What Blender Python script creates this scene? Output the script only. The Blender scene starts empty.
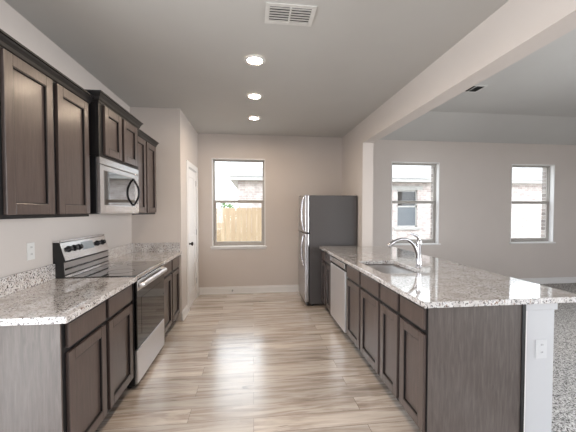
import bpy, bmesh, math, random
from mathutils import Vector, Matrix
random.seed(7)
C = bpy.context.scene.collection
SC = bpy.context.scene

# ------------------------------------------------------------------ camera
cam_d = bpy.data.cameras.new('camera')
cam = bpy.data.objects.new('camera', cam_d); C.objects.link(cam)
cam.location = (0, 0, 1.448)
cam.rotation_euler = (math.radians(90 - 1.55), 0, math.radians(-6.721))
cam_d.sensor_width = 36.0; cam_d.lens = 307.75 / 576 * 36
cam_d.shift_x = -0.0023; cam_d.shift_y = 0.0055
cam_d.clip_start = 0.05; cam_d.clip_end = 300
SC.camera = cam
# ------------------------------------------------------------------ world, exposure
w = bpy.data.worlds.new('overcast_sky'); SC.world = w; w.use_nodes = True
bg = w.node_tree.nodes['Background']
bg.inputs['Color'].default_value = (0.90, 0.95, 1.0, 1); bg.inputs['Strength'].default_value = 1.8
SC.view_settings.view_transform = 'Standard'; SC.view_settings.look = 'None'
SC.view_settings.gamma = 1; SC.view_settings.use_curve_mapping = False
SC.view_settings.exposure = 1.58
LAMP_STRENGTH = 100.0

def fill_light(name, x, y, z, sx, sy, watts, rx, rz=0, spread=180):
    # daylight stand-in: area light added to brighten the room from an unseen opening
    d = bpy.data.lights.new(name, 'AREA'); d.shape = 'RECTANGLE'; d.size = sx; d.size_y = sy; d.energy = watts; d.color = (.95, .98, 1.0); d.spread = math.radians(spread)
    o = bpy.data.objects.new(name, d); C.objects.link(o); o.location = (x, y, z); o.rotation_euler = (math.radians(rx), 0, math.radians(rz))
fill_light('nook_fill_light', -3.6, -.9, 1.4, 2.6, 1.9, 58, 90, -62)  # added area light in place of an unseen opening at left rear
fill_light('living_fill_light', 7.6, .5, 1.35, 2.6, 2.1, 76, 90, 93, 108)  # added area light, beam narrowed to brighten the left wall

# ------------------------------------------------------------------ materials
def srgb(r, g, b):
    f = lambda c: (c/255/12.92) if c/255 <= .04045 else ((c/255+.055)/1.055)**2.4
    return (f(r), f(g), f(b), 1)
class NT:
    def __init__(s, name):
        s.m = bpy.data.materials.new(name); s.m.use_nodes = True
        s.t = s.m.node_tree; s.n = s.t.nodes; s.b = s.n['Principled BSDF']; s.out = s.n['Material Output']
        s.co = None
    def coord(s, scale=(1, 1, 1), rot=(0, 0, 0)):
        tc = s.n.new('ShaderNodeTexCoord'); mp = s.n.new('ShaderNodeMapping')
        mp.inputs['Scale'].default_value = scale; mp.inputs['Rotation'].default_value = rot
        s.t.links.new(tc.outputs['Object'], mp.inputs['Vector']); return mp.outputs['Vector']
    def noise(s, vec, scale, detail=4, rough=.55, dist=0):
        n = s.n.new('ShaderNodeTexNoise'); n.inputs['Scale'].default_value = scale
        n.inputs['Detail'].default_value = detail; n.inputs['Roughness'].default_value = rough
        n.inputs['Distortion'].default_value = dist
        if vec is not None: s.t.links.new(vec, n.inputs['Vector'])
        return n
    def vor(s, vec, scale, feature='F1'):
        n = s.n.new('ShaderNodeTexVoronoi'); n.feature = feature; n.inputs['Scale'].default_value = scale
        s.t.links.new(vec, n.inputs['Vector']); return n
    def ramp(s, fac, stops, interp='LINEAR'):
        r = s.n.new('ShaderNodeValToRGB'); r.color_ramp.interpolation = interp
        e = r.color_ramp.elements
        while len(e) < len(stops): e.new(.5)
        for k, (p, c) in enumerate(stops):
            e[k].position = p; e[k].color = c if len(c) == 4 else (*c, 1)
        s.t.links.new(fac, r.inputs['Fac']); return r.outputs['Color']
    def mix(s, fac, a, b, mode='MIX'):
        m = s.n.new('ShaderNodeMix'); m.data_type = 'RGBA'; m.blend_type = mode
        for i, v in ((0, fac), (6, a), (7, b)):
            if hasattr(v, 'is_linked'): s.t.links.new(v, m.inputs[i])
            else: m.inputs[i].default_value = v
        return m.outputs[2]
    def bump(s, h, strength=.2, dist=.01):
        b = s.n.new('ShaderNodeBump'); b.inputs['Strength'].default_value = strength
        b.inputs['Distance'].default_value = dist
        s.t.links.new(h, b.inputs['Height']); s.t.links.new(b.outputs['Normal'], s.b.inputs['Normal'])
    def set(s, **k):
        for a, v in k.items():
            i = s.b.inputs[{'col': 'Base Color', 'rough': 'Roughness', 'metal': 'Metallic', 'spec': 'Specular IOR Level', 'coat': 'Coat Weight', 'coatr': 'Coat Roughness', 'aniso': 'Anisotropic'}[a]]
            if hasattr(v, 'is_linked'): s.t.links.new(v, i)
            else: i.default_value = v
        return s.m
M = {}
def plain(name, col, rough=.5, metal=0, noise=0.03, nscale=20, bumpk=0, **k):
    t = NT(name); v = t.coord()
    n = t.noise(v, nscale, 3)
    lo = tuple(c*(1-noise*2) for c in col[:3]); hi = tuple(min(1, c*(1+noise*2)) for c in col[:3])
    c = t.ramp(n.outputs['Fac'], [(.3, lo), (.7, hi)])
    if bumpk: t.bump(t.noise(v, 260, 2).outputs['Fac'], bumpk, .002)
    M[name] = t.set(col=c, rough=rough, metal=metal, **k)
plain('wall_paint', srgb(196, 188, 183), .75, noise=.008, nscale=2, bumpk=.12)
plain('ceiling_paint', srgb(188, 187, 185), .85, noise=.008, nscale=2, bumpk=.25)
plain('trim_paint', srgb(222, 221, 221), .35, noise=.004, nscale=4)
plain('half_wall_paint', srgb(180, 181, 185), .5, noise=.004)
plain('door_paint', srgb(232, 231, 231), .4, noise=.004, nscale=4)
plain('white_plastic', srgb(212, 211, 209), .35, noise=.004)
plain('outlet_paint', srgb(190, 191, 194), .35, noise=.004)
plain('black_plastic', srgb(22, 22, 24), .35)
plain('black_gap', srgb(14, 14, 16), .7)
plain('fridge_side', srgb(72, 69, 70), .42, noise=.02, nscale=300, bumpk=.1)
plain('black_glass', srgb(10, 10, 12), .04, spec=.7)
plain('mirror_glass', srgb(12, 12, 14), .03, spec=1.0, coat=1.0, coatr=.02)
plain('grey_line', srgb(90, 90, 92), .2)
plain('display_panel', srgb(150, 156, 160), .15)
plain('chrome', (.60, .60, .63, 1), .1, 1, noise=.005)
plain('dark_knob', srgb(28, 28, 32), .25)
plain('handle_metal', (.42, .42, .44, 1), .22, 1)
plain('bronze', srgb(50, 44, 42), .35, .8)
plain('window_vinyl', srgb(164, 159, 154), .5, noise=.01)
plain('vent_paint', srgb(206, 205, 203), .5)
plain('vent_dark', srgb(30, 29, 28), .8)
plain('shingles', srgb(140, 139, 138), .9, noise=.15, nscale=6)
plain('fascia', srgb(178, 176, 173), .6)
plain('blind', srgb(98, 104, 110), .5)
plain('ground_mix', srgb(150, 146, 136), .95, noise=.2, nscale=3)
plain('leaf', srgb(110, 140, 90), .7, noise=.2)
plain('cord', srgb(60, 60, 60), .6)

def steel(name, base, rough, stretch):
    t = NT(name); v = t.coord(stretch); n = t.noise(v, 18, 3)
    c = t.ramp(n.outputs['Fac'], [(.3, tuple(x*.97 for x in base)), (.7, base)])
    r = t.ramp(n.outputs['Fac'], [(.3, (rough*.93,)*3), (.7, (rough*1.07,)*3)])
    M[name] = t.set(col=c, rough=r, metal=1.0)
steel('steel', (.66, .66, .67), .24, (1, 1, 14))
steel('steel_matte', (.74, .74, .76), .42, (1, 14, 1))
steel('steel_h', (.74, .74, .75), .2, (14, 1, 14))
steel('steel_fridge', (.52, .51, .52), .3, (1, 1, 14))
steel('steel_sink', (.42, .42, .43), .12, (1, 14, 1))

def wood(name, dark, mid, light, rough=.34):
    t = NT(name); v = t.coord((9, 9, .8)); n = t.noise(v, 7, 6, .6, .6)
    v2 = t.coord((60, 60, 2.2)); n2 = t.noise(v2, 6, 3)
    c = t.ramp(n.outputs['Fac'], [(.28, dark), (.5, mid), (.75, light)])
    g = t.ramp(n2.outputs['Fac'], [(.35, (.90,)*3), (.6, (1.04,)*3)])
    c = t.mix(1.0, c, g, 'MULTIPLY')
    t.bump(n2.outputs['Fac'], .08, .002)
    M[name] = t.set(col=c, rough=rough, spec=.5, coat=0 if 'frame' in name else .4, coatr=.22)
wood('espresso_wood', srgb(60, 50, 47)[:3], srgb(69, 58, 55)[:3], srgb(80, 69, 65)[:3])
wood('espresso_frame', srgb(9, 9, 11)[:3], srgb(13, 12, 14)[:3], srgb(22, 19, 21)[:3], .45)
wood('end_panel_wood', srgb(66, 58, 56)[:3], srgb(78, 70, 67)[:3], srgb(93, 85, 81)[:3], .36)

def granite():
    t = NT('granite'); v = t.coord()
    big = t.noise(v, 14, 4, .6)
    c = t.ramp(big.outputs['Fac'], [(.35, srgb(180, 175, 172)), (.5, srgb(200, 197, 196)), (.7, srgb(213, 213, 215))])
    def specks(c, scale, lo, hi, col, det=2):
        n = t.noise(v, scale, det, .6); return t.mix(t.ramp(n.outputs['Fac'], [(lo, (0, 0, 0)), (hi, (1, 1, 1))]), c, col)
    c = specks(c, 68, .55, .59, srgb(180, 175, 175), 4)
    c = specks(c, 42, .61, .65, srgb(140, 114, 98), 3)
    c = specks(c, 84, .58, .61, srgb(84, 80, 84), 3)
    c = specks(c, 100, .60, .63, srgb(24, 22, 26), 3)
    c = specks(c, 66, .64, .665, srgb(16, 15, 18), 2)
    M['granite'] = t.set(col=c, rough=.07, spec=.9, coat=.6, coatr=.04)
granite()

def planks():
    t = NT('floor_planks'); v = t.coord()
    br = t.n.new('ShaderNodeTexBrick'); t.t.links.new(v, br.inputs['Vector'])
    br.offset = .37; br.offset_frequency = 2; br.squash = 1
    I = br.inputs
    I['Scale'].default_value = 1; I['Brick Width'].default_value = 1.22; I['Row Height'].default_value = .152
    I['Mortar Size'].default_value = .0014; I['Mortar Smooth'].default_value = .3; I['Bias'].default_value = 0
    I['Color1'].default_value = (0, 0, 0, 1); I['Color2'].default_value = (1, 1, 1, 1); I['Mortar'].default_value = (.5, .5, .5, 1)
    # per-plank offset of the grain
    sc = t.n.new('ShaderNodeVectorMath'); sc.operation = 'MULTIPLY'; sc.inputs[1].default_value = (31, 17, 9)
    t.t.links.new(br.outputs['Color'], sc.inputs[0])
    ad = t.n.new('ShaderNodeVectorMath'); t.t.links.new(v, ad.inputs[0]); t.t.links.new(sc.outputs[0], ad.inputs[1])
    st = t.n.new('ShaderNodeMapping'); st.inputs['Scale'].default_value = (.9, 9, 1); t.t.links.new(ad.outputs[0], st.inputs['Vector'])
    g = t.noise(st.outputs['Vector'], 1.6, 5, .6, .8)
    c = t.ramp(g.outputs['Fac'], [(.25, srgb(128, 114, 104)), (.42, srgb(168, 156, 147)), (.55, srgb(196, 187, 179)), (.75, srgb(215, 208, 202))])
    st2 = t.n.new('ShaderNodeMapping'); st2.inputs['Scale'].default_value = (2.5, 60, 1); t.t.links.new(ad.outputs[0], st2.inputs['Vector'])
    g2 = t.noise(st2.outputs['Vector'], 1.5, 3)
    fine = t.ramp(g2.outputs['Fac'], [(.3, (.90,)*3), (.65, (1.04,)*3)])
    c = t.mix(1.0, c, fine, 'MULTIPLY')
    tone = t.ramp(br.outputs['Color'], [(0, (.84, .83, .82)), (.5, (1, .985, .97)), (1, (1.14, 1.13, 1.12))])
    c = t.mix(1.0, c, tone, 'MULTIPLY')
    kn = t.noise(st.outputs['Vector'], 3.1, 2, .5, 1.5)
    kf = t.ramp(kn.outputs['Fac'], [(.70, (0, 0, 0)), (.76, (.75, .75, .75))])
    c = t.mix(kf, c, srgb(78, 62, 54))
    c = t.mix(br.outputs['Fac'], c, srgb(92, 80, 72))
    t.bump(br.outputs['Fac'], -.25, .002)
    M['floor_planks'] = t.set(col=c, rough=.24, spec=.6, coat=.9, coatr=.24)
planks()

def carpet():
    t = NT('carpet'); v = t.coord()
    n = t.noise(v, 95, 3, .7); n2 = t.vor(v, 130)
    c = t.ramp(n.outputs['Fac'], [(.38, srgb(60, 58, 58)), (.45, srgb(142, 139, 137)), (.52, srgb(192, 189, 187)), (.62, srgb(228, 226, 224))])
    t.bump(n.outputs['Fac'], .9, .012)
    M['carpet'] = t.set(col=c, rough=.97, spec=.1)
carpet()

def brick(name, c1, c2, mortar):
    t = NT(name); v = t.coord((1, 1, 1), (math.radians(90), 0, 0))
    br = t.n.new('ShaderNodeTexBrick'); t.t.links.new(v, br.inputs['Vector'])
    I = br.inputs; I['Scale'].default_value = 1; I['Brick Width'].default_value = .2; I['Row Height'].default_value = .075
    I['Mortar Size'].default_value = .006; I['Color1'].default_value = c1; I['Color2'].default_value = c2; I['Mortar'].default_value = mortar
    n = t.noise(v, 5, 4); f = t.ramp(n.outputs['Fac'], [(.3, (.78,)*3), (.7, (1.15,)*3)])
    M[name] = t.set(col=t.mix(1.0, br.outputs['Color'], f, 'MULTIPLY'), rough=.9)
brick('neighbor_brick', srgb(178, 162, 158), srgb(208, 198, 194), srgb(210, 206, 204))
brick('own_brick', srgb(120, 110, 108), srgb(170, 160, 155), srgb(190, 186, 180))

def fencewood():
    t = NT('fence_wood'); v = t.coord((7.1, 1, .6)); n = t.noise(v, 2.2, 4)
    c = t.ramp(n.outputs['Fac'], [(.3, srgb(158, 134, 106)), (.7, srgb(180, 158, 128))])
    M['fence_wood'] = t.set(col=c, rough=.85)
fencewood()

def glass():
    t = NT('window_glass'); t.n.remove(t.b)
    tr = t.n.new('ShaderNodeBsdfTransparent'); gl = t.n.new('ShaderNodeBsdfGlossy'); gl.inputs['Roughness'].default_value = .01
    n = t.noise(t.coord(), 1, 1)
    tr.inputs['Color'].default_value = (.97, .98, .98, 1)
    mx = t.n.new('ShaderNodeMixShader'); mx.inputs[0].default_value = .06
    t.t.links.new(tr.outputs[0], mx.inputs[1]); t.t.links.new(gl.outputs[0], mx.inputs[2]); t.t.links.new(mx.outputs[0], t.out.inputs[0])
    M['window_glass'] = t.m
glass()
def emit(name, col, k):
    t = NT(name); t.b.inputs['Emission Color'].default_value = col; t.b.inputs['Emission Strength'].default_value = k
    t.b.inputs['Base Color'].default_value = (.8, .8, .8, 1); M[name] = t.m
emit('lamp_lens', (1.0, .80, .60, 1), LAMP_STRENGTH)

# ------------------------------------------------------------------ mesh helpers
class MB:
    def __init__(s): s.v = []; s.f = []; s.sm = []
    def add(s, vs, fs, smooth=False):
        b = len(s.v); s.v += [tuple(p) for p in vs]; s.f += [tuple(b+i for i in f) for f in fs]; s.sm += [smooth]*len(fs); return s
    def box(s, x0, x1, y0, y1, z0, z1):
        x0, x1 = sorted((x0, x1)); y0, y1 = sorted((y0, y1)); z0, z1 = sorted((z0, z1))
        vs = [(x, y, z) for x in (x0, x1) for y in (y0, y1) for z in (z0, z1)]
        return s.add(vs, [(0, 1, 3, 2), (4, 6, 7, 5), (0, 4, 5, 1), (2, 3, 7, 6), (0, 2, 6, 4), (1, 5, 7, 3)])
    def prism(s, pts, axis, a, b):
        """extrude a closed 2D outline along an axis; pts are in the other two axes, in x,y,z order"""
        n = len(pts)
        def P(q, t): return {'x': (t, q[0], q[1]), 'y': (q[0], t, q[1]), 'z': (q[0], q[1], t)}[axis]
        vs = [P(q, a) for q in pts]+[P(q, b) for q in pts]
        fs = [tuple(range(n)), tuple(range(2*n-1, n-1, -1))]+[(i, n+i, n+(i+1) % n, (i+1) % n) for i in range(n)]
        return s.add(vs, fs)
    def lathe(s, c, prof, axis='z', n=28, cap=True):
        ax = {'x': (Vector((1, 0, 0)), Vector((0, 1, 0)), Vector((0, 0, 1))), 'y': (Vector((0, 1, 0)), Vector((0, 0, 1)), Vector((1, 0, 0))), 'z': (Vector((0, 0, 1)), Vector((1, 0, 0)), Vector((0, 1, 0)))}[axis]
        vs = []; c = Vector(c)
        for r, h in prof:
            for k in range(n):
                a = 2*math.pi*k/n; vs.append(c+ax[0]*h+ax[1]*(r*math.cos(a))+ax[2]*(r*math.sin(a)))
        m = len(prof)
        s.add(vs, [(i*n+k, i*n+(k+1) % n, (i+1)*n+(k+1) % n, (i+1)*n+k) for i in range(m-1) for k in range(n)], True)
        if cap:
            b = len(s.v)-m*n; s.f += [tuple(b+k for k in range(n))[::-1], tuple(b+(m-1)*n+k for k in range(n))]; s.sm += [False]*2
        return s
    def tube(s, pts, rad, n=14, flat=1.0):
        pts = [Vector(p) for p in pts]; rad = rad if isinstance(rad, (list, tuple)) else [rad]*len(pts)
        # smooth path
        P = []; R = []
        for i in range(len(pts)-1):
            p0 = pts[max(i-1, 0)]; p1 = pts[i]; p2 = pts[i+1]; p3 = pts[min(i+2, len(pts)-1)]
            for j in range(6):
                t = j/6; P.append(.5*((2*p1)+(p2-p0)*t+(2*p0-5*p1+4*p2-p3)*t*t+(3*p1-p0-3*p2+p3)*t**3)); R.append(rad[i]*(1-t)+rad[i+1]*t)
        P.append(pts[-1]); R.append(rad[-1])
        up = Vector((0, 1, 0)) if abs((P[1]-P[0]).normalized().y) < .9 else Vector((1, 0, 0))
        vs = []
        for i, p in enumerate(P):
            d = (P[min(i+1, len(P)-1)]-P[max(i-1, 0)]).normalized(); a = d.cross(up).normalized(); b = d.cross(a).normalized(); up = -b if (-b).dot(up) > 0 else b
            for k in range(n):
                t = 2*math.pi*k/n; vs.append(p+a*(R[i]*math.cos(t))+b*(R[i]*flat*math.sin(t)))
        m = len(P)
        s.add(vs, [(i*n+k, i*n+(k+1) % n, (i+1)*n+(k+1) % n, (i+1)*n+k) for i in range(m-1) for k in range(n)], True)
        b0 = len(s.v)-m*n; s.f += [tuple(b0+k for k in range(n))[::-1], tuple(b0+(m-1)*n+k for k in range(n))]; s.sm += [False]*2
        return s
def wloc(o):
    v = Vector((0, 0, 0))
    while o: v += o.location; o = o.parent
    return v
def obj(name, mb, mat, parent=None, bev=0, loc=None):
    off = wloc(parent) if parent else Vector(loc or (0, 0, 0))
    me = bpy.data.meshes.new(name); me.from_pydata([tuple(Vector(p)-off) for p in mb.v], [], mb.f)
    for p, sm in zip(me.polygons, mb.sm): p.use_smooth = sm
    bm = bmesh.new(); bm.from_mesh(me); bmesh.ops.recalc_face_normals(bm, faces=bm.faces); bm.to_mesh(me); bm.free()
    me.materials.append(M[mat]); o = bpy.data.objects.new(name, me); C.objects.link(o)
    if parent: o.parent = parent
    else: o.location = off
    if bev:
        m = o.modifiers.new('bevel', 'BEVEL'); m.width = bev; m.segments = 2; m.limit_method = 'ANGLE'; m.angle_limit = math.radians(40)
    return o
def tag(o, label, cat, group=None, kind=None):
    o['label'] = label; o['category'] = cat
    if group: o['group'] = group
    if kind: o['kind'] = kind
    return o
def thing(name, loc, label, cat, group=None):
    o = bpy.data.objects.new(name, None); C.objects.link(o); o.location = loc; o.empty_display_size = .1
    return tag(o, label, cat, group)
def struct(name, mb, mat, parent=None, bev=0, label=None, cat=None):
    o = obj(name, mb, mat, parent, bev)
    if not parent:
        o['kind'] = 'structure'
        if label: o['label'] = label; o['category'] = cat
    return o

# ------------------------------------------------------------------ room measures
XL, XR, XRo = -1.55, 1.60, 1.76        # left wall, kitchen face and living face of the partition
YB, YJ, XJ, YO = 5.434, 4.154, -0.934, 4.38
ZC, ZW, ZL, ZH = 2.769, 2.75, 3.07, 2.448
Y0, XE = -1.6, 8.2
CT0, CT1 = .884, .921                  # worktop bottom / top

struct('floor', MB().box(-5.6, 1.76, Y0, YB+.12, -.12, 0), 'floor_planks', label='light greige wood plank floor between the two cabinet runs', cat='floor')
struct('floor_carpet', MB().box(1.76, XE, Y0, YB+.12, -.12, .006), 'carpet', label='speckled grey carpet in the living room right of the island', cat='carpet')
struct('ceiling', MB().box(XL-.12, XR, Y0, YB+.12, ZC, ZC+.12).box(-5.6, XL-.12, Y0, 1.5, ZC, ZC+.12), 'ceiling_paint', label='flat painted ceiling over the kitchen', cat='ceiling')
cl = MB(); cl.prism([(Y0, ZL), (4.76, ZL), (YB, ZW), (YB+.12, ZW), (YB+.12, ZL+.15), (Y0, ZL+.15)], 'x', XRo, XE)
struct('ceiling_living', cl, 'ceiling_paint', label='raised living room ceiling sloping down to the far wall', cat='ceiling')
struct('wall_left', MB().box(XL-.12, XL, 1.35, YJ, 0, ZC), 'wall_paint', label='plain wall behind the range and wall cabinets', cat='wall')
D0, D1, DZ = 4.56, 5.24, 2.09          # door opening in the closet side wall
cw = MB().box(XL-.12, XJ, YJ, YJ+.11, 0, ZC)
cw.box(XJ-.11, XJ, YJ+.11, D0, 0, ZC).box(XJ-.11, XJ, D1, YB, 0, ZC).box(XJ-.11, XJ, D0, D1, DZ, ZC)
struct('wall_closet', cw, 'wall_paint', label='closet wall jutting out at the end of the left counter', cat='wall')
# back wall with three window openings
WZ0, WZ1 = .83, 2.352
WIN = [(-.702, .212), (2.541, 3.478), (4.974, 5.905)]
def holed(y0, y1, ztop, z0=0, m=0, x0=XJ-.11, x1=XE):
    b = MB(); xs = x0
    for a, c in WIN:
        b.box(xs, a-m, y0, y1, z0, ztop); b.box(a-m, c+m, y0, y1, z0, WZ0-m); b.box(a-m, c+m, y0, y1, WZ1+m, ztop); xs = c+m
    b.box(xs, x1, y0, y1, z0, ztop); return b
struct('wall_back', holed(YB, YB+.14, ZC+.1), 'wall_paint', label='back wall of kitchen and living room with three windows', cat='wall')
struct('wall_exterior', holed(YB+.14, YB+.25, ZC+.1, -.2, -.012), 'own_brick', label='brick facing outside the windows', cat='wall')
struct('wall_rear', MB().box(-1.2, XRo, Y0-.12, Y0, 0, ZC).box(XRo, 3.2, Y0-.12, Y0, 0, ZL).box(6.0, XE, Y0-.12, Y0, 0, ZL).box(3.2, 6.0, Y0-.12, Y0, 2.2, ZL), 'wall_paint', label='unseen rear wall added behind the camera to hold back light', cat='wall')  # unseen wall added to hold back light from behind
struct('wall_right', MB().box(XE, XE+.12, Y0, YB+.25, 0, ZL), 'wall_paint', label='far right wall of the living room', cat='wall')
pw = MB().box(XR, XRo, YO, YB, 0, ZL+.1).box(XR, XRo, Y0, YO, ZH, ZL+.1)
struct('wall_partition', pw, 'wall_paint', label='partition wall stub and header beam between kitchen and living room', cat='wall')
# half wall carrying the bar side of the island
PX0, PX1, PY0 = 1.662, 1.868, 1.70
pn = struct('wall_island', MB().box(PX0, PX1, PY0, YO+.05, 0, CT0), 'half_wall_paint', label='white half wall behind the island cabinets, carrying the bar top', cat='half wall')
struct('cap_trim', MB().box(PX0-.008, PX1+.012, PY0-.012, YO, CT0-.05, CT0), 'half_wall_paint', pn, bev=.004)
struct('corner_trim', MB().box(PX0-.006, PX0+.012, PY0-.008, PY0, 0, CT0-.05), 'trim_paint', pn, bev=.002)
def baseb(pts):
    b = MB()
    for (x0, x1, y0, y1, nx, ny) in pts:
        t = .014; t2 = .009
        if ny: b.box(x0, x1, y0, y0+ny*t, 0, .10); b.box(x0, x1, y0, y0+ny*t2, .10, .125); b.box(x0, x1, y0, y0+ny*.024, 0, .018)
        else: b.box(x0, x0+nx*t, y0, y1, 0, .10); b.box(x0, x0+nx*t2, y0, y1, .10, .125); b.box(x0, x0+nx*.024, y0, y1, 0, .018)
    return b
struct('baseboard_back', baseb([(XJ, XR, YB, YB, 0, -1)]), 'trim_paint', bev=.003)
struct('baseboard_living', baseb([(XRo, XE, YB, YB, 0, -1)]), 'trim_paint', bev=.003)
struct('baseboard_closet', baseb([(XJ, XJ, YJ-.015, D0-.075, 1, 0), (XJ, XJ, D1+.075, YB-.02, 1, 0)]), 'trim_paint', bev=.003)

# closet door in the side wall
CZ = .075
dc = MB().box(XJ, XJ+.018, D0-CZ, D0+.004, 0, DZ+CZ).box(XJ, XJ+.018, D1-.004, D1+CZ, 0, DZ+CZ).box(XJ, XJ+.018, D0, D1, DZ-.004, DZ+CZ)
dc.box(XJ-.11, XJ, D0-.001, D0+.014, 0, DZ).box(XJ-.11, XJ, D1-.014, D1+.001, 0, DZ).box(XJ-.11, XJ, D0, D1, DZ-.014, DZ+.001)
do = MB(); xd = XJ-.004
do.box(xd-.035, xd-.010, D0+.017, D1-.017, .012, DZ-.017)
def ring(b, x0, x1, ya, yb, za, zb, st, rt, rb):
    b.box(x0, x1, ya, ya+st, za, zb).box(x0, x1, yb-st, yb, za, zb).box(x0, x1, ya+st, yb-st, zb-rt, zb).box(x0, x1, ya+st, yb-st, za, za+rb)
ring(do, xd-.010, xd, D0+.017, D1-.017, .012, DZ-.017, .11, .12, .2)
do.box(xd-.010, xd, D0+.12, D1-.12, .93, 1.06)
dr1 = struct('door_1', do, 'door_paint', bev=.004, label='white two-panel closet door beyond the left counter', cat='door')
struct('door_casing', dc, 'trim_paint', dr1, bev=.003)
for za, zb in ((.25, .89), (1.10, 1.92)):
    obj('door_panel', MB().box(xd-.011, xd-.003, D0+.16, D1-.16, za, zb), 'door_paint', dr1, bev=.004)
kb = MB().lathe((xd, D0+.075, .965), [(.030, 0), (.030, .006), (.012, .010), (.011, .032), (.024, .040), (.029, .052), (.024, .064), (.008, .068)], 'x')
obj('door_knob', kb, 'bronze', dr1)
for z in (.25, 1.05, 1.85): obj('hinge', MB().box(xd-.002, xd+.006, D1-.024, D1-.008, z, z+.09), 'handle_metal', dr1)

# windows
for k, (a, c) in enumerate(WIN):
    y = YB+.085; zm = 1.612
    fr = MB(); fw = .026
    fr.box(a, a+fw, y, y+.06, WZ0, WZ1).box(c-fw, c, y, y+.06, WZ0, WZ1).box(a+fw, c-fw, y, y+.06, WZ1-fw, WZ1).box(a+fw, c-fw, y, y+.06, WZ0, WZ0+.03)
    wf = struct('window_%d' % (k+1), fr, 'window_vinyl', bev=.002, label=['single-hung window on the kitchen back wall looking onto the fence', 'living room window seen behind the faucet, neighbour window in view', 'rightmost single-hung living room window'][k], cat='window')
    a1, c1 = a+fw, c-fw
    up = MB().box(a1, a1+.014, y+.032, y+.052, zm, WZ1-fw).box(c1-.014, c1, y+.032, y+.052, zm, WZ1-fw).box(a1, c1, y+.032, y+.052, zm-.024, zm+.028).box(a1, c1, y+.032, y+.052, WZ1-fw-.012, WZ1-fw)
    u = obj('upper_sash', up, 'window_vinyl', wf, bev=.002); obj('pane', MB().box(a1+.014, c1-.014, y+.040, y+.044, zm+.028, WZ1-fw-.012), 'window_glass', u)
    s = .036
    lo = MB().box(a1, a1+s, y+.006, y+.030, WZ0+.03, zm+.02).box(c1-s, c1, y+.006, y+.030, WZ0+.03, zm+.02).box(a1+s, c1-s, y+.006, y+.030, zm-.026, zm+.026).box(a1+s, c1-s, y+.006, y+.030, WZ0+.03, WZ0+.075)
    l = obj('lower_sash', lo, 'window_vinyl', wf, bev=.002); obj('pane', MB().box(a1+s, c1-s, y+.016, y+.020, WZ0+.075, zm-.018), 'window_glass', l)
    obj('sash_lock', MB().box((a+c)/2-.03, (a+c)/2+.03, y-.004, y+.006, zm+.004, zm+.016), 'window_vinyl', l)
    sl = MB().box(a-.03, c+.03, YB-.03, YB-.0005, WZ0-.022, WZ0+.003).box(a+.001, c-.001, YB-.0005, y, WZ0-.0, WZ0+.003)
    if k == 0: sl.box(a-.018, c+.018, YB-.012, YB-.0005, WZ0-.05, WZ0-.022)
    j = .009; jb = MB().box(a-.004, a+j, YB-.004, y, WZ0, WZ1).box(c-j, c+.004, YB-.004, y, WZ0, WZ1).box(a+j, c-j, YB-.004, y, WZ1-j, WZ1+.004)
    obj('window_jamb', jb, 'trim_paint', wf)
    obj('window_sill', sl, 'trim_paint', wf, bev=.002)

# ------------------------------------------------------------------ outside
g = MB().box(-40, 50, YB+.26, 60, -.5, -.25).box(-40, 50, -30, Y0-.02, -.5, -.13)
struct('ground_outside', g, 'ground_mix', label='yard ground outside the house', cat='ground')
NY = 11.0; NX = -.52; NE = 18.0; ND = 21.0
nb = thing('neighbor_house', ((NX+NE)/2, NY, -.25), 'pale brick neighbouring house with light shingle roof seen through the windows', 'house')
nwx = (5.36, 6.17); nwz = (.84, 2.23)
nwall = MB()
nwall.box(NX, nwx[0], NY, ND, -.25, 2.5).box(nwx[1], NE, NY, ND, -.25, 2.5).box(nwx[0], nwx[1], NY, NY+.2, -.25, nwz[0]).box(nwx[0], nwx[1], NY, NY+.2, nwz[1], 2.5).box(nwx[0], nwx[1], NY+.2, ND, -.25, 2.5)
obj('brick_wall', nwall, 'neighbor_brick', nb)
ov = .42; rx0, ry0, rx1, ry1 = NX-.25, NY-ov, NE+ov, ND+ov
eave = MB().box(rx0, rx1, ry0, ry1, 2.50, 2.62)
obj('eave', eave, 'fascia', nb)
ry = (ry1-ry0)/2; rise = ry*.41
rf = MB().add([(rx0-.03, ry0-.03, 2.62), (rx1+.03, ry0-.03, 2.62), (rx1+.03, ry1+.03, 2.62), (rx0-.03, ry1+.03, 2.62), (rx0+ry, ry0+ry, 2.62+rise), (rx1-ry, ry0+ry, 2.62+rise)],
              [(0, 1, 5, 4), (1, 2, 5), (2, 3, 4, 5), (3, 0, 4), (0, 3, 2, 1)])
obj('roof', rf, 'shingles', nb)
nf = MB(); yy = NY+.04
nf.box(nwx[0], nwx[0]+.05, yy, yy+.06, *nwz).box(nwx[1]-.05, nwx[1], yy, yy+.06, *nwz).box(nwx[0], nwx[1], yy, yy+.06, nwz[1]-.05, nwz[1]).box(nwx[0], nwx[1], yy, yy+.06, nwz[0], nwz[0]+.05).box(nwx[0], nwx[1], yy, yy+.06, 1.58, 1.64)
wn = obj('window', nf, 'fascia', nb)
obj('pane', MB().box(nwx[0]+.05, nwx[1]-.05, yy+.03, yy+.04, 1.64, nwz[1]-.05), 'black_glass', wn)
obj('window_screen', MB().box(nwx[0]+.05, nwx[1]-.05, yy+.02, yy+.03, nwz[0]+.05, 1.58), 'blind', wn)
obj('window_header', MB().box(nwx[0]-.2, nwx[1]+.2, NY-.02, NY, nwz[1], nwz[1]+.16), 'fascia', wn)
obj('window_ledge', MB().box(nwx[0]-.12, nwx[1]+.12, NY-.05, NY, nwz[0]-.1, nwz[0]), 'fascia', wn)
fn = MB(); x = -6.0; i = 0
while x < .95:
    h = 1.53+random.uniform(-.012, .012)
    fn.box(x, x+.136, 8.5, 8.518, -.25, h); x += .142
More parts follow.
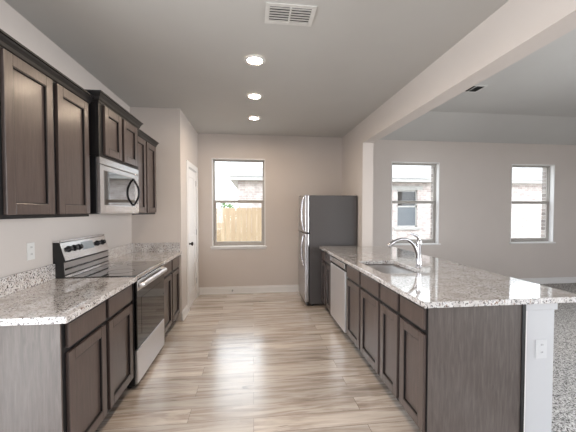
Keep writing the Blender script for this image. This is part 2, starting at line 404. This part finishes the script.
fo = thing('picket_fence', (-2.5, 8.5, -.25), 'tan wooden privacy fence seen through the kitchen window', 'fence')
obj('fence_boards', fn, 'fence_wood', fo)
for z in (.1, .75, 1.35): obj('rail', MB().box(-6, .95, 8.518, 8.556, z, z+.09), 'fence_wood', fo)
for px in (-5.9, -3.5, -1.1, .85): obj('post', MB().box(px-.045, px+.045, 8.556, 8.646, -.25, 1.5), 'fence_wood', fo)
sh = MB()
for k in range(420):
    a = random.uniform(0, 6.28); r = random.random()**.5*.5; z = random.uniform(-.1, 1.68)
    r *= 1-max(0, z-1.1)*.9
    c = Vector((-.80+r*math.cos(a)*1.2, 9.7+r*math.sin(a), z)); u = Vector([random.uniform(-1, 1) for _ in range(3)]).normalized(); q = u.orthogonal().normalized(); t = u.cross(q)
    sh.add([c-q*.09, c+t*.035, c+q*.09, c-t*.035], [(0, 1, 2, 3)])
for k in range(7):
    a = k*.9; sh.tube([(-.80, 9.7, -.25), (-.80+.2*math.cos(a), 9.7+.2*math.sin(a), .5), (-.80+.4*math.cos(a), 9.7+.4*math.sin(a), 1.2)], [.03, .02, .008], 6)
tag(obj('garden_shrub', sh, 'leaf', loc=(-.80, 9.7, -.25)), 'green shrub showing above the fence in the kitchen window', 'shrub')

# ------------------------------------------------------------------ cabinets
def shaker(root, s, xf, ya, yb, za, zb, st=.058):
    """five-piece door whose face is at xf, facing s; frame plus recessed panel"""
    b = MB(); ring(b, xf-s*.019, xf, ya, yb, za, zb, st, st, st)
    d = obj('door', b, 'espresso_wood', root, bev=.0025)
    p = MB().box(xf-s*.019, xf-s*.014, ya+st-.004, yb-st+.004, za+st-.004, zb-st+.004)
    obj('door_panel', p, 'espresso_wood', d)
    q = MB(); t = .005
    ring(q, xf-s*.014, xf-s*.003, ya+st, yb-st, za+st, zb-st, t, t, t); obj('glaze_shadow_ring', q, 'espresso_frame', d)  # near-black edge: glaze plus the recess shadow line put into colour
def base_cab(label, s, xb, xf, y0, y1, fronts, endpanel=None):
    xm = (xb+xf)/2; xff = xf-s*.020
    r = thing('base_cabinet', (xm, (y0+y1)/2, 0), label, 'cabinet', 'base cabinets under the granite worktops')
    b = MB().box(xb, xff-s*.02, y0, y1, .10, CT0).box(xb, xff-s*.075, y0+.001, y1-.001, 0, .10)
    obj('body', b, 'end_panel_wood', r)
    b = MB().box(xff-s*.02, xff, y0, y1, .10, CT0)
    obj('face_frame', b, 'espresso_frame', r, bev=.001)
    obj('toe_kick', MB().box(xff-s*.078, xff-s*.07, y0, y1, .0, .10), 'espresso_frame', r)
    for ya, yb in fronts:
        obj('drawer_front', MB().box(xf-s*.019, xf, ya, yb, .738, .864), 'espresso_wood', r, bev=.004)
        shaker(r, s, xf, ya, yb, .118, .710)
    return r
LX = -.95
c1 = base_cab('dark base cabinet left of the range, its plain end panel facing the camera', 1, XL+.002, LX, 1.67, 2.572, [(1.70, 2.105), (2.15, 2.55)])
obj('end_panel', MB().box(XL+.002, LX-.018, 1.664, 1.67, 0, CT0), 'end_panel_wood', c1)
obj('corner_stile', MB().box(LX-.045, LX-.018, 1.659, 1.664, 0, CT0), 'end_panel_wood', c1)
base_cab('dark base cabinet between the range and the closet wall', 1, XL+.002, LX, 3.352, 4.150, [(3.38, 3.735), (3.775, 4.12)])
IX = 1.005; XB = 1.655
c2 = base_cab('dark island base cabinet nearest the camera, with wide wood end panel', -1, XB, IX, 1.695, 2.355, [(1.705, 2.005), (2.045, 2.335)])
obj('end_panel', MB().box(IX+.022, XB, 1.689, 1.695, 0, CT0), 'end_panel_wood', c2)
obj('corner_stile', MB().box(XB-.022, XB, 1.682, 1.689, 0, CT0), 'espresso_frame', c2)
base_cab('dark island sink base cabinet under the faucet', -1, XB, IX, 2.357, 3.245, [(2.375, 2.785), (2.83, 3.225)])
base_cab('narrow dark island base cabinet between dishwasher and refrigerator', -1, XB, IX, 3.895, 4.485, [(3.91, 4.155), (4.225, 4.46)])

def wall_cab(label, xf, y0, y1, z0, z1, zc, doors, zd0, zd1, exposed0=True, exposed1=True):
    r = thing('wall_cabinet', ((XL+xf)/2, (y0+y1)/2, z0), label, 'cabinet', 'wall cabinets along the left wall')
    xff = xf-.020
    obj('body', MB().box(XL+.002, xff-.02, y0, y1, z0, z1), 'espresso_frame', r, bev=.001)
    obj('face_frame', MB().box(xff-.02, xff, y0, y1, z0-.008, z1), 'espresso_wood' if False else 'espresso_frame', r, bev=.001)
    for ya, yb in doors: shaker(r, 1, xf, ya, yb, zd0, zd1)
    # crown moulding: profile swept round the front and the exposed ends
    h = zc-z1+.03; zb = zc-h
    prof = [(0, 0), (.006, 0), (.008, h*.18), (.015, h*.28), (.019, h*.5), (.029, h*.72), (.032, h*.84), (.040, h*.86), (.040, h), (0, h)]
    path = []
    def at(o): return [(XL+.002, y0-o), (xff+o, y0-o), (xff+o, y1+o), (XL+.002, y1+o)]
    m = MB(); n = len(prof); vs = []
    for o, z in prof:
        for (x, y) in at(o): vs.append((x, y, zb+z))
    fs = [(i*4+j, ((i+1) % n)*4+j, ((i+1) % n)*4+j+1, i*4+j+1) for i in range(n) for j in range(3)]
    fs += [tuple(i*4 for i in range(n)), tuple(i*4+3 for i in range(n-1, -1, -1))]
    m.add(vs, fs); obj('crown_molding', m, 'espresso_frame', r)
    return r
UX = -1.18
wall_cab('large dark two-door wall cabinet nearest the camera, left of the microwave', UX, 1.605, 2.425, 1.415, 2.245, 2.292, [(1.638, 2.003), (2.046, 2.405)], 1.428, 2.225)
wall_cab('short dark wall cabinet mounted above the microwave, crown raised', UX+.06, 2.458, 3.25, 1.86, 2.285, 2.330, [(2.52, 2.822), (2.868, 3.18)], 1.878, 2.250)
wall_cab('dark two-door wall cabinet right of the microwave', UX, 3.285, 3.98, 1.415, 2.245, 2.292, [(3.30, 3.60), (3.64, 3.96)], 1.428, 2.225)

# ------------------------------------------------------------------ worktops
def slab_edge(o): pass
wt = thing('countertop', (-1.24, 2.1, CT0), 'speckled granite countertop on the left cabinet nearest the camera', 'countertop')
obj('slab', MB().box(XL+.001, LX+.025, 1.64, 2.578, CT0+.0005, CT1), 'granite', wt, bev=.004)
obj('backsplash', MB().box(XL+.001, XL+.022, 1.64, 2.578, CT1, CT1+.115), 'granite', wt, bev=.002)
wt = thing('countertop', (-1.24, 3.75, CT0), 'speckled granite countertop between the range and the closet wall', 'countertop')
obj('slab', MB().box(XL+.001, LX+.025, 3.346, YJ-.001, CT0+.0005, CT1), 'granite', wt, bev=.004)
obj('backsplash', MB().box(XL+.001, XL+.022, 3.346, YJ-.001, CT1, CT1+.115), 'granite', wt, bev=.002)
obj('side_splash', MB().box(XL+.022, LX-.0, YJ-.022, YJ-.001, CT1, CT1+.115), 'granite', wt, bev=.002)

# island top with a rounded sink cut-out
SX0, SX1, SY0, SY1 = 1.09, 1.475, 2.46, 3.10
IX0, IX1, IY0, IY1 = .98, 2.04, 1.655, 4.49
def rrect(x0, x1, y0, y1, r, n=6):
    pts = []
    for cx, cy, a0 in ((x1-r, y1-r, 0), (x0+r, y1-r, 90), (x0+r, y0+r, 180), (x1-r, y0+r, 270)):
        for k in range(n+1):
            a = math.radians(a0+90*k/n); pts.append((cx+r*math.cos(a), cy+r*math.sin(a)))
    return pts
hole = rrect(SX0, SX1, SY0, SY1, .045)
outer = [(IX0, IY0), (IX1, IY0), (IX1, YO-.003), (XR-.003, YO-.003), (XR-.003, IY1), (IX0, IY1)]
bm = bmesh.new()
def loop(pts, z):
    vs = [bm.verts.new((x, y, z)) for x, y in pts]; return [bm.edges.new((vs[i], vs[(i+1) % len(vs)])) for i in range(len(vs))]
e = loop(outer, 0)+loop(hole, 0)
bmesh.ops.triangle_fill(bm, use_beauty=True, use_dissolve=False, edges=e)
ctr = Vector(((SX0+SX1)/2, (SY0+SY1)/2, 0))
ih = [f for f in bm.faces if SX0+.01 < f.calc_center_median().x < SX1-.01 and SY0+.01 < f.calc_center_median().y < SY1-.01 and all(SX0-.001 <= v.co.x <= SX1+.001 and SY0-.001 <= v.co.y <= SY1+.001 for v in f.verts)]
bmesh.ops.delete(bm, geom=ih, context='FACES')
ex = bmesh.ops.extrude_face_region(bm, geom=list(bm.faces)); 
for v in [q for q in ex['geom'] if isinstance(q, bmesh.types.BMVert)]: v.co.z += CT1-CT0-.0005
bmesh.ops.recalc_face_normals(bm, faces=bm.faces)
me = bpy.data.meshes.new('slab'); bm.to_mesh(me); bm.free(); me.materials.append(M['granite'])
wt = thing('island_countertop', (1.45, 3.0, CT0+.0005), 'long speckled granite island top with bar overhang and sink cut-out', 'countertop')
so = bpy.data.objects.new('slab', me); C.objects.link(so); so.parent = wt; so.location = (-1.45, -3.0, 0)
mo = so.modifiers.new('bevel', 'BEVEL'); mo.width = .004; mo.segments = 2; mo.limit_method = 'ANGLE'; mo.angle_limit = math.radians(50)

# undermount sink
def basin(x0, x1, y0, y1, ztop, depth, r):
    m = MB(); vs = []; n = None
    rings = [(-.012, ztop), (.0, ztop), (.004, ztop-.02), (.010, ztop-depth+.03), (.03, ztop-depth+.004), (.09, ztop-depth)]
    for o, z in rings:
        p = rrect(x0+o, x1-o, y0+o, y1-o, max(r-o*.3, .02)); n = len(p); vs += [(x, y, z) for x, y in p]
    k = len(rings)
    fs = [(i*n+j, i*n+(j+1) % n, (i+1)*n+(j+1) % n, (i+1)*n+j) for i in range(k-1) for j in range(n)]+[tuple((k-1)*n+j for j in range(n))]
    m.add(vs, fs, True); return m
sk = thing('kitchen_sink', (1.29, 2.76, CT0-.2), 'stainless steel undermount sink sunk in the island top', 'sink')
bo = obj('basin', basin(SX0-.004, SX1+.004, SY0-.004, SY1+.004, CT0-.001, .19, .045), 'steel_sink', sk)
sd = bo.modifiers.new('solid', 'SOLIDIFY'); sd.thickness = .002; sd.offset = -1
obj('drain', MB().lathe((1.29, 2.76, CT0-.191), [(.045, 0), (.045, .003), (.035, .004), (.03, .001), (.005, .001)]), 'chrome', sk)

# faucet
FX, FY = 1.545, 2.72
fa = thing('kitchen_faucet', (FX, FY, CT1), 'chrome single-lever faucet arching over the island sink', 'faucet')
obj('body', MB().lathe((FX, FY, CT1), [(.030, 0), (.030, .006), (.025, .012), (.022, .05), (.022, .20), (.024, .215), (.024, .245), (.018, .258), (.004, .262)]), 'chrome', fa)
obj('spout', MB().tube([(FX-.005, FY, 1.0), (FX-.022, FY, 1.07), (FX-.055, FY, 1.135), (FX-.115, FY, 1.178), (FX-.185, FY, 1.182), (FX-.245, FY, 1.160)], [.016, .016, .015, .0145, .0145, .015]), 'chrome', fa)
obj('spray_head', MB().tube([(FX-.243, FY, 1.161), (FX-.275, FY, 1.142), (FX-.298, FY, 1.118)], [.017, .020, .018]), 'chrome', fa)
obj('lever', MB().tube([(FX, FY, 1.178), (FX-.012, FY-.004, 1.203), (FX-.045, FY-.008, 1.222), (FX-.095, FY-.012, 1.240)], [.016, .014, .012, .008], flat=.7), 'chrome', fa)

# ------------------------------------------------------------------ range
RY0, RY1 = 2.582, 3.342
rg = thing('range', (-1.24, (RY0+RY1)/2, 0), 'stainless steel electric range with black glass cooktop, between left counters', 'stove')
obj('body', MB().box(XL+.03, LX-.005, RY0, RY1, .03, .905), 'black_plastic', rg, bev=.002)
for yy in (RY0+.04, RY1-.04):
    for xx in (XL+.08, LX-.06): obj('foot', MB().lathe((xx, yy, 0), [(.018, 0), (.018, .03)]), 'black_plastic', rg)
ck = obj('cooktop', MB().box(XL+.06, LX+.012, RY0, RY1, .905, .928), 'mirror_glass', rg, bev=.004)
obj('front_trim', MB().box(LX+.002, LX+.020, RY0, RY1, .892, .922), 'steel_h', rg, bev=.004)
for (x, y, r) in ((-1.13, RY0+.21, .105), (-1.13, RY1-.19, .085), (-1.36, RY0+.19, .08), (-1.36, RY1-.21, .1)):
    m = MB().lathe((x, y, .9281), [(r, 0), (r, .0004), (r-.006, .0004), (r-.006, 0)], cap=False, n=40); obj('burner_ring', m, 'grey_line', ck)
dx = LX+.005
od = obj('oven_door', MB().box(LX-.004, dx+.016, RY0+.004, RY1-.004, .325, .885), 'black_glass', rg, bev=.004)
obj('door_trim', MB().box(dx+.0165, dx+.020, RY0+.004, RY1-.004, .80, .885), 'steel_h', od, bev=.001)
obj('oven_window', MB().box(dx+.0162, dx+.0175, RY0+.10, RY1-.10, .42, .73), 'black_glass', od)
hx = dx+.052
obj('handle', MB().tube([(dx+.02, RY0+.045, .842), (hx-.004, RY0+.06, .842), (hx, RY0+.12, .845), (hx+.004, (RY0+RY1)/2, .847), (hx, RY1-.12, .845), (hx-.004, RY1-.06, .842), (dx+.02, RY1-.045, .842)], .021, flat=.8), 'steel_matte', od)
obj('storage_drawer', MB().box(LX-.004, dx+.016, RY0+.004, RY1-.004, .045, .315), 'steel_matte', rg, bev=.006)
RYB = RY1-.03
bgp = MB(); zt = 1.21
bgp.prism([(XL+.003, .905), (XL+.090, .905), (XL+.080, 1.045), (XL+.092, 1.055), (XL+.052, 1.195), (XL+.034, zt), (XL+.003, zt)], 'y', RY0, RYB)
bk = obj('backguard', bgp, 'black_plastic', rg, bev=.003)
def slant(y0, y1, t0, t1, d, name, mat, parent, bev=0):
    """flat plate lying on the slanted control face; t runs 0..1 from its foot to its top"""
    A = Vector((XL+.092, 0, 1.055)); B = Vector((XL+.052, 0, 1.195)); n = Vector((B.z-A.z, 0, A.x-B.x)).normalized()
    p0 = A+(B-A)*t0; p1 = A+(B-A)*t1; m = MB()
    vs = [(*(p+n*q).xz, y) for y in (y0, y1) for p, q in ((p0, .0), (p1, .0), (p1, d), (p0, d))]
    vs = [(x, y, z) for x, z, y in vs]
    m.add(vs, [(0, 1, 2, 3), (7, 6, 5, 4), (0, 4, 5, 1), (1, 5, 6, 2), (2, 6, 7, 3), (3, 7, 4, 0)])
    return obj(name, m, mat, parent, bev)
slant(RY0+.001, RYB-.001, 0, 1, .004, 'control_panel', 'steel_h', bk, .001)
obj('top_cap', MB().box(XL+.003, XL+.055, RY0-.001, RYB+.001, zt-.012, zt+.004), 'steel_h', bk, bev=.004)
slant((RY0+RYB)/2-.085, (RY0+RYB)/2+.105, .38, .86, .006, 'display', 'display_panel', bk)
obj('steel_strip', MB().box(XL+.081, XL+.087, RY0+.002, RYB-.002, .935, 1.04), 'steel_fridge', bk)  # stainless lower face of the backguard
obj('dark_band', MB().box(XL+.087, XL+.0885, RY0+.002, RYB-.002, .980, .996), 'black_glass', bk)
obj('rim_strip', MB().box(XL+.086, XL+.096, RY0+.002, RYB-.002, .928, .938), 'steel_h', bk)
A = Vector((XL+.092, 0, 1.055)); B = Vector((XL+.052, 0, 1.195)); nn = Vector((B.z-A.z, 0, A.x-B.x)).normalized()
for yk in (RY0+.085, RY0+.165, RY0+.235, RYB-.185, RYB-.085):
    c = A+(B-A)*.6+nn*.004+Vector((0, yk, 0)); m = MB()
    prof = [(.027, 0), (.027, .004), (.021, .006), (.019, .026), (.015, .028)]
    q = nn.orthogonal().normalized(); q2 = nn.cross(q); n_ = 20; vs = []
    for r_, h_ in prof:
        for k in range(n_): a = 2*math.pi*k/n_; vs.append(c+nn*h_+q*(r_*math.cos(a))+q2*(r_*math.sin(a)))
    m.add(vs, [(i*n_+k, i*n_+(k+1) % n_, (i+1)*n_+(k+1) % n_, (i+1)*n_+k) for i in range(len(prof)-1) for k in range(n_)]+[tuple((len(prof)-1)*n_+k for k in range(n_))], False)
    obj('knob', m, 'dark_knob', bk)

# ------------------------------------------------------------------ microwave
MY0, MY1 = 2.462, 3.246; MX = -1.135; MZ0, MZ1 = 1.423, 1.858
mw = thing('microwave', (-1.34, (MY0+MY1)/2, MZ0), 'stainless steel over-the-range microwave with dark curved handle', 'microwave')
obj('body', MB().box(XL+.003, MX-.03, MY0, MY1, MZ0+.006, MZ1-.001), 'black_plastic', mw, bev=.002)
obj('underside', MB().box(XL+.02, MX-.01, MY0+.004, MY1-.004, MZ0, MZ0+.006), 'steel', mw)
fd = MB(); ya, yb = MY0+.002, MY1-.09
fd.box(MX-.03, MX, ya, ya+.055, MZ0+.008, MZ1-.06).box(MX-.03, MX, yb-.012, yb, MZ0+.008, MZ1-.06).box(MX-.03, MX, ya+.055, yb-.012, MZ1-.10, MZ1-.06).box(MX-.03, MX, ya+.055, yb-.012, MZ0+.008, MZ0+.07)
dd = obj('door', fd, 'steel', mw, bev=.003)
obj('door_glass', MB().box(MX-.02, MX-.002, ya+.05, yb-.012, MZ0+.065, MZ1-.095), 'mirror_glass', dd)
obj('control_strip', MB().box(MX-.03, MX, yb+.003, MY1-.002, MZ0+.008, MZ1-.06), 'steel', mw, bev=.003)
for z in (MZ0+.10, MZ1-.17): obj('button', MB().lathe((MX-.001, MY1-.045, z), [(.009, 0), (.009, .002)], 'x', 16), 'black_plastic', mw)
obj('vent_strip', MB().box(MX-.03, MX, ya, MY1-.002, MZ1-.056, MZ1-.002), 'steel', mw, bev=.004)
hy = yb-.055
obj('handle', MB().tube([(MX-.001, hy, MZ0+.075), (MX+.018, hy, MZ0+.10), (MX+.043, hy, (MZ0+MZ1)/2-.07), (MX+.05, hy, (MZ0+MZ1)/2-.02), (MX+.043, hy, (MZ0+MZ1)/2+.03), (MX+.018, hy, MZ1-.135), (MX-.001, hy, MZ1-.11)], [.008, .009, .010, .010, .010, .009, .008]), 'dark_knob', dd)

# ------------------------------------------------------------------ dishwasher
WY0, WY1 = 3.249, 3.891
dw = thing('dishwasher', (1.35, (WY0+WY1)/2, 0), 'stainless steel dishwasher built into the island cabinets', 'dishwasher')
obj('body', MB().box(IX+.03, XB-.05, WY0+.004, WY1-.004, .10, CT0-.004), 'black_plastic', dw)
obj('toe_panel', MB().box(IX+.09, IX+.10, WY0+.004, WY1-.004, 0, .10), 'black_plastic', dw)
obj('door', MB().box(IX-.008, IX+.03, WY0+.006, WY1-.006, .105, .775), 'steel_matte', dw, bev=.004)
cp = MB().prism([(IX-.012, .865), (IX+.03, .868), (IX+.03, .79), (IX+.012, .79), (IX-.016, .812)], 'y', WY0+.006, WY1-.006)
cpo = obj('control_panel', cp, 'steel', dw, bev=.002)
obj('pocket', MB().box(IX+.004, IX+.03, WY0+.01, WY1-.01, .775, .80), 'black_gap', dw)

# ------------------------------------------------------------------ refrigerator
FX0, FXB, FY0, FY1, FZ = .775, 1.585, 4.557, 5.23, 1.688
fg = thing('refrigerator', (1.2, (FY0+FY1)/2, 0), 'tall stainless top-freezer refrigerator with dark grey side at the island end', 'refrigerator')
obj('cabinet_body', MB().box(FX0+.072, FXB, FY0, FY1, .03, FZ-.006), 'fridge_side', fg, bev=.005)
obj('gasket', MB().box(FX0+.060, FX0+.072, FY0+.006, FY1-.006, .07, FZ-.012), 'black_gap', fg)
obj('kick_grille', MB().box(FX0+.03, FX0+.07, FY0+.01, FY1-.01, .012, .06), 'black_plastic', fg)
for yy in (FY0+.06, FY1-.06):
    for xx in (FX0+.13, FXB-.06): obj('foot', MB().lathe((xx, yy, 0), [(.02, 0), (.02, .03)]), 'black_plastic', fg)
for nm, z0, z1, h0, h1 in (('freezer_door', 1.118, FZ, 1.14, 1.655), ('fridge_door', .065, 1.104, .62, 1.085)):
    d = obj(nm, MB().box(FX0, FX0+.060, FY0+.002, FY1-.002, z0, z1), 'steel_fridge', fg, bev=.010)
    yh = FY0+.045; zm = (h0+h1)/2
    obj('handle', MB().tube([(FX0+.004, yh, h0), (FX0-.022, yh, h0+.03), (FX0-.042, yh, zm-.10), (FX0-.045, yh, zm), (FX0-.042, yh, zm+.10), (FX0-.022, yh, h1-.03), (FX0+.004, yh, h1)], .0125), 'chrome', d)
obj('hinge_cover', MB().box(FX0+.01, FX0+.12, FY1-.07, FY1-.01, FZ-.001, FZ+.014), 'black_plastic', fg, bev=.003)

# ------------------------------------------------------------------ ceiling fittings
for k, (x, y, lb) in enumerate(((.02, 1.80, 'recessed ceiling light nearest the camera, beside the air vent'), (.02, 2.75, 'largest visible recessed ceiling light, just beyond the air vent'), (.02, 3.60, 'middle one of the three visible recessed ceiling lights'), (.02, 4.445, 'recessed ceiling light nearest the kitchen window'))):
    t = thing('recessed_light', (x, y, ZC-.012), lb, 'ceiling light', 'recessed lights in a row on the kitchen ceiling')
    obj('trim_ring', MB().lathe((x, y, ZC), [(.092, -.001), (.090, -.008), (.074, -.012), (.063, -.008), (.061, -.002)], cap=False, n=40), 'white_plastic', t)
    obj('lens', MB().lathe((x, y, ZC), [(.062, -.003), (.048, -.005), (.004, -.006)], n=40), 'lamp_lens', t)
def vent(x0, x1, y0, y1, z, label, blade, slot, louver=None):
    t = thing('ceiling_vent', ((x0+x1)/2, (y0+y1)/2, z-.012), label, 'air vent')
    b = MB(); e = .028
    b.box(x0, x1, y0, y0+e, z-.007, z-.0005).box(x0, x1, y1-e, y1, z-.007, z-.0005).box(x0, x0+e, y0+e, y1-e, z-.007, z-.0005).box(x1-e, x1, y0+e, y1-e, z-.007, z-.0005)
    xm = (x0+x1)/2; b.box(xm-.006, xm+.006, y0+e, y1-e, z-.010, z-.0005)
    obj('frame', b, blade, t, bev=.001)
    obj('duct_opening', MB().box(x0+e, x1-e, y0+e, y1-e, z-.0015, z-.0005), slot, t)
    n = 6
    for xa, xb in ((x0+e, xm-.006), (xm+.006, x1-e)):
        for i in range(n):
            y = y0+e+(y1-y0-2*e)*(i+.5)/n; m = MB()
            m.add([(xa, y-.0125, z-.011), (xb, y-.0125, z-.011), (xb, y+.0115, z-.005), (xa, y+.0115, z-.005), (xa, y-.0125, z-.0095), (xb, y-.0125, z-.0095), (xb, y+.0115, z-.0035), (xa, y+.0115, z-.0035)], [(0, 1, 2, 3), (7, 6, 5, 4), (0, 4, 5, 1), (1, 5, 6, 2), (2, 6, 7, 3), (3, 7, 4, 0)])
            obj('louver', m, louver or blade, t)
vent(.085, .415, 1.985, 2.20, ZC, 'white louvered air vent on the kitchen ceiling', 'vent_paint', 'vent_dark')
vent(2.74, 3.03, 3.70, 3.93, ZL, 'small dark air vent on the living room ceiling', 'vent_paint', 'vent_dark', 'black_plastic')

# ------------------------------------------------------------------ small wall things
t = thing('wall_outlet', (XL, 2.345, 1.11), 'white outlet plate on the wall left of the range', 'outlet')
obj('plate', MB().box(XL, XL+.006, 2.31, 2.382, 1.105, 1.225), 'white_plastic', t, bev=.002)
for z in (1.128, 1.176):
    s_ = obj('socket', MB().box(XL+.006, XL+.008, 2.33, 2.362, z, z+.03), 'white_plastic', t, bev=.001)
    obj('slots', MB().box(XL+.008, XL+.0084, 2.339, 2.342, z+.012, z+.022).box(XL+.008, XL+.0084, 2.350, 2.353, z+.012, z+.022), 'vent_dark', s_)
t = thing('wall_outlet', (1.78, PY0, .535), 'white outlet plate on the end of the island half wall', 'outlet')
obj('plate', MB().box(1.742, 1.816, PY0-.006, PY0, .53, .648), 'outlet_paint', t, bev=.002)
for z in (.553, .600):
    s_ = obj('socket', MB().box(1.762, 1.796, PY0-.008, PY0-.006, z, z+.03), 'outlet_paint', t, bev=.001)
    obj('slots', MB().box(1.772, 1.775, PY0-.0084, PY0-.008, z+.012, z+.022).box(1.783, 1.786, PY0-.0084, PY0-.008, z+.012, z+.022), 'grey_line', s_)
ds = MB().lathe((-.36, YB-.080, .06), [(.008, 0), (.009, .008), (.005, .010), (.005, .058), (.012, .060), (.012, .066)], 'y', 14)
tag(obj('door_stop', ds, 'handle_metal', loc=(-.36, YB-.014, .05)), 'small metal door stop on the back baseboard below the window', 'door stop')
